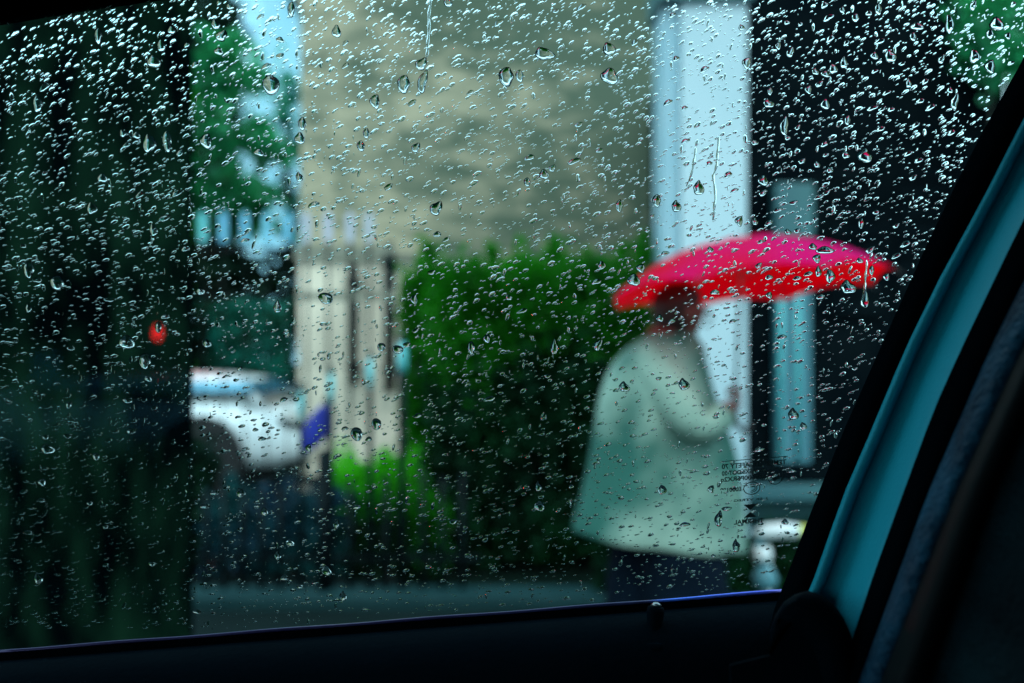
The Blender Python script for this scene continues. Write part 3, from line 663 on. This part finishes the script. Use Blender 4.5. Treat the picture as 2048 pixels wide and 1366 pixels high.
# glass pane (outline wider than the visible window)
poly = [(-1500, 1300+115+8), (-1500, 330), (-600, 105), (0, 16), (700, -75), (1500, -150), (2260, -200)]
poly += [(interp(seal_left, y)+14, y) for y in (-100, 0, 130, 260, 400, 600, 800, 1000, 1180)]
poly += [(px, sill(px)+8) for px in (1550, 1200, 800, 400, 0, -600)]
vs = [win(x, y, 0) for x, y in poly]; vs2 = [win(x, y, 0)+Nn*.0035 for x, y in poly]; n_ = len(vs)
pane = MB().add(vs+vs2, [tuple(range(n_)), tuple(range(2*n_-1, n_-1, -1))]+[(i, n_+i, n_+(i+1)%n_, (i+1)%n_) for i in range(n_)]).build('window_pane', M['pane'], me_)
# top frame
g = []
for px, r in ((-1500,345),(-600,118),(-300,68),(0,23),(130,1),(400,-38),(700,-72),(1500,-146),(2300,-205)):
    b_ = win(px, r, -.004); g.append([b_+Vector((0,.016,.0)), b_+Vector((0,-.004,-.001)), b_+Vector((0,-.02,.012)), b_+Vector((0,-.045,.05)), b_+Vector((0,-.10,.085))])
MB().grid(g).build('roof_trim', M['seal'], me_, smooth=True, solid=.006)
# roof lining over the cabin
zr = win(300,-40).z+.085
MB().box((-.95,-.95,zr+.02),(1.6,.50,zr+.06)).build('roof_lining', M['panel'], me_, bevel=.02)
MB().box((-1.6,-.97,.35),(1.6,-.92,1.12)).build('far_door', M['panel'], me_, bevel=.02)  # unseen far side, added to keep sky reflections off the window pane
MB().box((-.9,-.95,1.123),(1.6,-.945,zr+.017)).build('far_window', M['screen'], me_)  # unseen, tinted dark to cut the light from behind
MB().box((1.605,-.95,.35),(1.65,.50,zr+.05)).build('rear_light_block', M['panel'], me_, bevel=.02)  # unseen, added to close the cabin against light from the rear
MB().box((-1.6,-.915,.30),(1.6,.45,.345)).build('floor_mat', M['panel'], me_)
# bottom seal and lip
def strip(name, f0, f1, o0, o1, m, xs, thick=.004):
    g = [[win(px, f0(px), o0), win(px, f1(px), o1)] for px in xs]
    return MB().grid(g).build(name, m, me_, solid=thick)
xsall = list(range(-900, 1601, 100))
strip('bottom_seal', lambda p: sill(p)+1, lambda p: sill(p)+34, -.005, -.010, M['seal'], xsall)
xl = list(range(0, 1571, 30))
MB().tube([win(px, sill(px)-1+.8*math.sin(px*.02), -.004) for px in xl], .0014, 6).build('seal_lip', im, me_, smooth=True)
# door panel, lofted along its length
g = []
for px in list(range(-900, 1501, 60))+[1540,1570,1595,1615,1635,1655,1672,1686,1697,1705,1710,1713]:
    t_ = max(0, (px-1600)/113); drop = .085*(1-math.sqrt(max(0, 1-t_*t_)))
    b_ = win(px, (sill(min(px,1600))+15), -.006); b_.z -= drop
    g.append([b_+Vector((0,dy,dz)) for dy, dz in ((0,-.01),(0,0),(-.010,-.001),(-.022,-.005),(-.032,-.013),(-.039,-.026),(-.043,-.046),(-.046,-.09),(-.05,-.4))])
g.append([Vector((p_.x, p_.y, p_.z-.4)) for p_ in g[-1]])
MB().grid(g).build('door_panel', M['panel'], me_, smooth=True, solid=.003)
co = [(1545,1262),(1556,1232),(1572,1208),(1592,1194),(1615,1187),(1642,1196),(1664,1213),(1682,1238),(1695,1268),(1704,1305),(1709,1350),(1712,1420),(1713,1560)]
g = []
for k_, (sx_, Yk) in enumerate(((0,.60),(0,.525),(6,.512),(16,.508),(60,.507))):
    g.append([at(px-sx_*(1 if px > 1600 else .1), py+sx_*.8, Yk) for px, py in co])
MB().grid(g).build('panel_corner', M['panel'], me_, smooth=True, solid=.003)
MB().add([at(1460,1330,.507)]+[at(px-60*(1 if px > 1600 else .1), py+48, .5075) for px, py in co]+[at(1460,1600,.507)], [tuple(range(15))]).build('panel_face', M['panel'], me_, solid=.002)
# lock knob
kb = win(1306, 1286, 0); kb = Vector((kb.x*.955, kb.y*.955-.0, H+(kb.z-H)*.955))
kt = at(1312, 1212, kb.y+.002)
lk = MB().loft([[kb+Vector((math.cos(t_)*r_, math.sin(t_)*r_, z_)) for t_ in np.linspace(0,6.283,24,endpoint=False)] for r_, z_ in ((.014,-.012),(.014,.0),(.0125,.003),(.010,.0035),(.009,.001))]).build('lock_collar', M['panel'], me_, smooth=True)
dk_ = (kt-kb)
MB().tube([kb, kb+dk_*.15, kb+dk_*.5, kb+dk_*.85, kb+dk_*.97, kb+dk_], [.0038,.0045,.0048,.0055,.0050,.0025], 16).build('lock_pin', M['panel'], me_, smooth=True)
MB().tube([kt+Vector((0,0,.0005)), kt+Vector((0,0,.0022))], [.0034,.0015], 12).build('pin_cap', M['steel'], me_, smooth=True)
# pillar bands
def band(name, L_, R_, Yl, Yr, bulge, m, cols=10, rows_=rowsY, xoff=0):
    g = []
    for y in rows_:
        xl_, xr_ = interp(L_, y)+xoff, interp(R_, y)
        row = []
        for j in range(cols+1):
            u = j/cols; Y = Yl+(Yr-Yl)*u-bulge*math.sin(math.pi*u)
            row.append(at(xl_+(xr_-xl_)*u, y, Y))
        g.append(row)
    return MB().grid(g).build(name, m, me_, smooth=True, solid=.004)
band('side_seal', seal_left, band_r, .608, .590, .008, M['seal'])
ridge_r = [(y, x+19) for y, x in band_r]
band('trim_ridge', [(y, x+4) for y, x in band_r], ridge_r, .592, .588, .009, M['trim'], 8)
band('pillar_trim', ridge_r, trim_r, .590, .535, -.013, M['trim'], 18)
band('pillar_seal', [(y, x-2) for y, x in trim_r], dark_r, .533, .505, .012, M['seal'], 8)
band('seat_piping', dark_r, tex_r, .50, .47, .012, M['leather'], 14)
band('seat_side', tex_r, gap_r, .468, .45, .01, M['belt'], 8)
edge_far = [(y, x+900) for y, x in gap_r]
band('seat_backrest', [(y, x+10) for y, x in gap_r], edge_far, .455, .34, .05, M['leather_dark'], 30)

# ---- print on the glass: mirrored because it is read from outside
def glass_text(s, px0, px1, row, hpx):
    cu = bpy.data.curves.new('t', 'FONT'); cu.body = s; cu.offset = .03; o = bpy.data.objects.new('t', cu); C.objects.link(o)
    bpy.context.view_layer.update(); dg = bpy.context.evaluated_depsgraph_get()
    me = bpy.data.meshes.new_from_object(o.evaluated_get(dg)); bpy.data.objects.remove(o)
    v = np.array([q.co[:] for q in me.vertices]); mn, mx = v.min(0), v.max(0)
    for q in me.vertices:
        u = (q.co.x-mn[0])/(mx[0]-mn[0]); w_ = (q.co.y-mn[1])/(mx[1]-mn[1])
        px = px1-(px1-px0)*u; q.co = win(px, row+hpx/2-hpx*w_-.08*(px-(px0+px1)/2), -.0006)
    me.name = 'print_line'
    o = link('print_line', me, M['ink'], me_); return o
glass_text('TEMPERED SAFETY 70', 1443, 1572, 928, 10)
glass_text('AS2 M5X8 DOT-20', 1443, 1534, 943, 9)
glass_text('43R-00P5RX2q', 1441, 1530, 957, 12)
glass_text('E000199', 1440, 1482, 979, 9)
glass_text('J. 5K VTREG', 1467, 1536, 999, 6)
glass_text('THERMAL', 1467, 1527, 1042, 9)
def ring(cx, cy, rx, ry, w=1.8, a0=0, a1=6.283, n=28):
    g = [[win(cx+(rx-w*s)*math.cos(t_), cy+(ry-w*s)*math.sin(t_)-.08*rx*math.cos(t_), -.0006) for s in (0, 1)] for t_ in np.linspace(a0, a1, n)]
    MB().grid(g).build('print_ring', M['ink'], me_)
ring(1503,976,17,13); ring(1503,976,11,8.5,1.6,-1.9,1.9); ring(1504,976,6.5,5,1.6,-1.9,1.9)
ring(1550,952,16,17,1.6); ring(1550,952,8,7,3,-2.2,1.2); ring(1549,958,4,3,3)
for sgn in (-1, 1):
    cy = 1022
    MB().add([win(1487,cy+sgn*13,-.0006), win(1513,cy+sgn*13-2,-.0006), win(1500,cy+sgn*1.5,-.0006)], [(0,1,2)]).build('print_mark', M['ink'], me_)
# fine horizontal rule over the first line
MB().grid([[win(px, 917-.08*(px-1505)+d_, -.0006) for d_ in (0,1.5)] for px in (1443,1500,1575)]).build('print_rule', M['ink'], me_)

# ================================================================ raindrops
def drop_mesh(seed, nseg=16, nring=5, tail=0.0, wob=.08, skew=0.0):
    """a closed water cap: unit half-length along x and y, height along z"""
    rs = random.Random(seed); ph = [rs.uniform(0, 6.28) for _ in range(4)]
    vs = []; fs = []
    for i in range(nring):
        al = R(62); ph_ = al*(1-i/nring); rr = math.sin(ph_)/math.sin(al); zz = (math.cos(ph_)-math.cos(al))/(1-math.cos(al))
        for k in range(nseg):
            t_ = 2*math.pi*k/nseg
            o_ = 1+wob*(math.sin(2*t_+ph[0])+.7*math.sin(3*t_+ph[1])+.3*math.sin(5*t_+ph[2]))
            x = rr*o_*math.cos(t_); y = rr*o_*math.sin(t_)
            if y > 0: x *= (1-tail*.75*y)          # narrows towards the top
            else: zz_ = zz
            z = zz*(1-.30*y*(1 if tail else .5))
            vs.append((x+skew*y*y*.5+skew*y*.3, y, z))
    vs.append((0, 0, 1)); top = len(vs)-1
    for i in range(nring-1):
        for k in range(nseg): fs.append((i*nseg+k, i*nseg+(k+1)%nseg, (i+1)*nseg+(k+1)%nseg, (i+1)*nseg+k))
    for k in range(nseg): fs.append(((nring-1)*nseg+k, (nring-1)*nseg+(k+1)%nseg, top))
    fs.append(tuple(range(nseg))[::-1])
    return vs, fs
def inwin(px, py):
    if py > sill(px)-4: return False
    if px > interp(seal_left, py)-3: return False
    if py < 20-.16*px+4: return False
    return True
def drift(px, py):
    """lean of the wind-drawn drops: steep at the top, flat low down"""
    base = 36-30*(py/1200)
    if px < 600: base += (600-px)/600*(8 if py < 400 else -6)
    return R(max(3, base)+random.gauss(0, 4))
PXM = Y0/F
cells = {}
def free(px, py, r):
    k0, k1 = int(px//40), int(py//40)
    for i in (-1,0,1):
        for j in (-1,0,1):
            for (x, y, q) in cells.get((k0+i, k1+j), ()):
                if (x-px)**2+(y-py)**2 < ((r+q)*.85)**2: return False
    cells.setdefault((k0, k1), []).append((px, py, r)); return True
big = []
# individually placed large drops seen in the photograph: px, row, half width, half height, kind
hand_placed = [(540,168,17,19,'r'),(440,68,12,11,'t'),(435,100,8,8,'t'),(580,15,8,14,'t'),(845,160,10,22,'t'),(806,165,14,17,'t'),(842,125,12,12,'t'),(1012,150,17,18,'t'),(1090,105,18,14,'t'),
    (1222,150,16,18,'t'),(1220,95,12,14,'t'),(748,200,10,14,'t'),(672,60,8,14,'t'),(872,415,13,14,'t'),(650,597,15,11,'r'),(1700,575,18,14,'t'),(1665,552,9,16,'t'),(1655,500,17,9,'t'),(1735,600,8,20,'t'),
    (1400,375,12,14,'t'),(1355,412,10,12,'t'),(1315,400,10,12,'t'),(295,285,12,20,'t'),(330,280,10,20,'t'),(305,120,12,14,'t'),(192,68,8,15,'t'),(70,205,9,18,'t'),(108,565,16,14,'t'),(52,538,12,16,'t'),
    (250,685,14,16,'t'),(285,722,14,15,'t'),(90,900,14,10,'t'),(1735,310,14,17,'t'),(1572,250,10,18,'t'),(1540,205,12,10,'t'),(1530,360,10,12,'t'),(1785,110,13,14,'t'),(1840,50,13,10,'t'),(1905,45,8,22,'t'),
    (1955,110,10,16,'t'),(1915,200,10,16,'t'),(1985,130,12,14,'t'),(2000,45,14,16,'t'),(1270,560,12,14,'t'),(720,290,9,10,'t'),(602,245,9,12,'t'),(598,275,9,13,'t'),(408,280,12,15,'t'),(1370,770,12,12,'t'),
    (1250,775,12,10,'t'),(1198,690,9,12,'t'),(1440,1040,9,16,'t'),(1425,980,7,8,'t'),(1475,1095,8,14,'t'),(1590,830,12,12,'t'),(752,850,10,12,'r'),(795,700,11,9,'r'),(762,695,8,9,'r'),(712,870,12,14,'r'),(1110,695,8,16,'t'),(1080,1015,10,12,'t')]
for (px, py, hw, hh, kd) in hand_placed:
    free(px, py, max(hw, hh)); big.append((px, py, hw*1.0, hh*1.0, kd))
NB = 300-len(hand_placed)
while NB > 0:
    px, py = random.uniform(0, 2048), random.uniform(0, 1260)
    if NB % 3 == 0: px, py = random.uniform(1480, 2040), random.uniform(0, 560)
    if not inwin(px+14, py+10) or not inwin(px-14, py-14): continue
    if py > 700 and random.random() < .45: continue
    s_ = random.uniform(6, 9.5)
    if free(px, py, s_+2): big.append((px, py, s_, s_*random.uniform(.8,1.5), 's' if random.random() < .62 else 't')); NB -= 1
meshes = {}
for kd, tail in (('t', .55), ('s', .15), ('r', .0)):
    meshes[kd] = []
    for q in range(7):
        vs, fs = drop_mesh(q*13+len(kd)+ord(kd), 24, 7, tail, .13 if kd != 'r' else .05, (q%4-1)*.35 if kd == 't' else 0)
        me = bpy.data.meshes.new('raindrop'); me.from_pydata(vs, [], fs); me.update()
        for pl_ in me.polygons: pl_.use_smooth = len(pl_.vertices) < 10
        me.materials.append(M['water']); meshes[kd].append(me)
def region(px, py):
    if px < 390: return ('the tinted screen', 'raindrops in front of the tinted screen')
    if px < 600 and py < 480: return ('the leafy trees', 'raindrops in front of the trees')
    if px < 600: return ('the white car', 'raindrops in front of the white car')
    if px < 850 and py >= 480: return ('the cream wall', 'raindrops in front of the cream wall')
    if px < 1325 and py < 490: return ('the beige house', 'raindrops in front of the beige house')
    if px < 1200: return ('the hedge', 'raindrops in front of the hedge')
    if py < 470 and px < 1497: return ('the white pillar', 'raindrops in front of the white pillar')
    if 450 < py < 640 and px < 1790: return ('the red umbrella', 'raindrops in front of the red umbrella')
    if px < 1497: return ('the green coat', 'raindrops in front of the coat')
    return ('the dark facade', 'raindrops in front of the dark facade')
def drop_matrix(px, py, hw, hh, hz, th):
    o_ = win(px, py, .0036)
    c_, s_ = math.cos(th), math.sin(th)
    X = Un*c_+Vn*s_; Yv = -Un*s_+Vn*c_
    m4 = Matrix.Identity(4)
    for i in range(3):
        m4[i][0] = X[i]*hw; m4[i][1] = Yv[i]*hh; m4[i][2] = Nn[i]*hz; m4[i][3] = o_[i]
    return m4
for i, (px, py, hw, hh, kd) in enumerate(big):
    me = random.choice(meshes[kd])
    o = bpy.data.objects.new('raindrop', me); C.objects.link(o)
    if kd == 's': th = drift(px, py); w_, h_ = hh*1.05, hw*.55
    else: th = R(random.uniform(-14, 4)); w_, h_ = hw, hh
    o.matrix_world = drop_matrix(px, py, w_*PXM, h_*PXM, min(w_, h_)*PXM*random.uniform(.5,.68), th)
    wh, gr = region(px, py)
    big_ = max(hw, hh) >= 14
    shp = {'r': 'round', 't': 'hanging', 's': 'slanting'}[kd]
    lv = 'close to the top' if py < 170 else 'in the upper half' if py < 620 else 'in the lower half' if py < 1000 else 'near the sill'
    tag(o, ('large ' if big_ else '')+shp+' raindrop '+lv+' of the window, before '+wh, 'raindrop', gr+', '+('large ' if big_ else '')+shp+', '+lv)
# the thousands of small ones
bv = [drop_mesh(100+q, 9, 3, .25, .10) for q in range(9)]
V = []; Fc = []; off = 0; cnt = 0; tries = 0
bva = [(np.array(v), f) for v, f in bv]
while cnt < 15500 and tries < 400000:
    tries += 1
    px, py = random.uniform(-260, 2120), random.uniform(-60, 1262)
    if not inwin(px, py): continue
    # denser towards the top and the right
    dens = .80+.20*(1-py/1250)+(.25 if px > 1480 and py < 700 else 0)
    if 0 < py and random.random() > dens: continue
    cl = math.sin(px*.021+math.sin(py*.013)*2)*math.sin(py*.017+px*.006)
    if random.random() < .30*(cl > .35): continue
    q = random.random()
    hl = random.uniform(1.6, 3.0) if q < .38 else random.uniform(3.0, 5.0) if q < .74 else (random.uniform(5.0, 7.5) if q < .96 else random.uniform(7.5, 9.5))
    if py > 600: hl *= .9
    hwid = hl*random.uniform(.24, .36) if .38 < q < .74 else hl*random.uniform(.30, .55)
    if hl > 3 and not free(px, py, (hl+hwid)*.34): continue
    vt, ft = bva[random.randrange(9)]
    m4 = np.array(drop_matrix(px, py, hl*PXM, hwid*PXM, hwid*PXM*random.uniform(.55,.85), drift(px, py) if random.random() < .9 else R(random.uniform(60,100))))
    V.append(vt@m4[:3,:3].T+m4[:3,3]); Fc += [tuple(a_+off for a_ in f) for f in ft]; off += len(vt); cnt += 1
V = np.concatenate(V)
me = bpy.data.meshes.new('small_raindrops'); me.from_pydata(V.tolist(), [], Fc); me.update()
sm = [len(p_.vertices) < 9 for p_ in me.polygons]; me.polygons.foreach_set('use_smooth', sm)
me.materials.append(M['water']); o = bpy.data.objects.new('raindrops', me); C.objects.link(o)
tag(o, 'fine spray of small wind drawn raindrops covering the whole car window', 'raindrops', kind='stuff')
# running trails
for pts, r_, lab in (([(861,-20),(858,30),(856,80),(852,118)],2.6,'thin trail of water running down to a large drop over the beige house'),
                     ([(1394,290),(1390,330),(1376,372)],2.2,'left of two short wavy water trails over the white pillar'),
                     ([(1440,268),(1438,320),(1430,350),(1434,400),(1428,440)],2.4,'right and longer of two wavy water trails over the white pillar'),
                     ([(1738,520),(1736,560),(1730,605)],2.6,'short water trail hanging below the right tip of the red umbrella')):
    ps = []
    for i in range(len(pts)-1):
        for k in range(6): ps.append((np.array(pts[i])*(1-k/6)+np.array(pts[i+1])*k/6))
    ps.append(np.array(pts[-1])); rg = []
    for i, (x, y) in enumerate(ps):
        e_ = min(1, .35+min(i, len(ps)-1-i)/3); w_ = r_*PXM*e_*(1+.25*math.sin(i*1.7)); c_ = win(x+math.sin(i*.9)*.8, y, .0036)
        rg.append([c_+Un*(w_*math.cos(t_))+Nn*(w_*.6*max(0, math.sin(t_))) for t_ in (0,.5,1.05,1.57,2.1,2.64,math.pi)])
    o = MB().loft(rg).build('water_trail', M['water'], smooth=True); tag(o, lab, 'water trail')
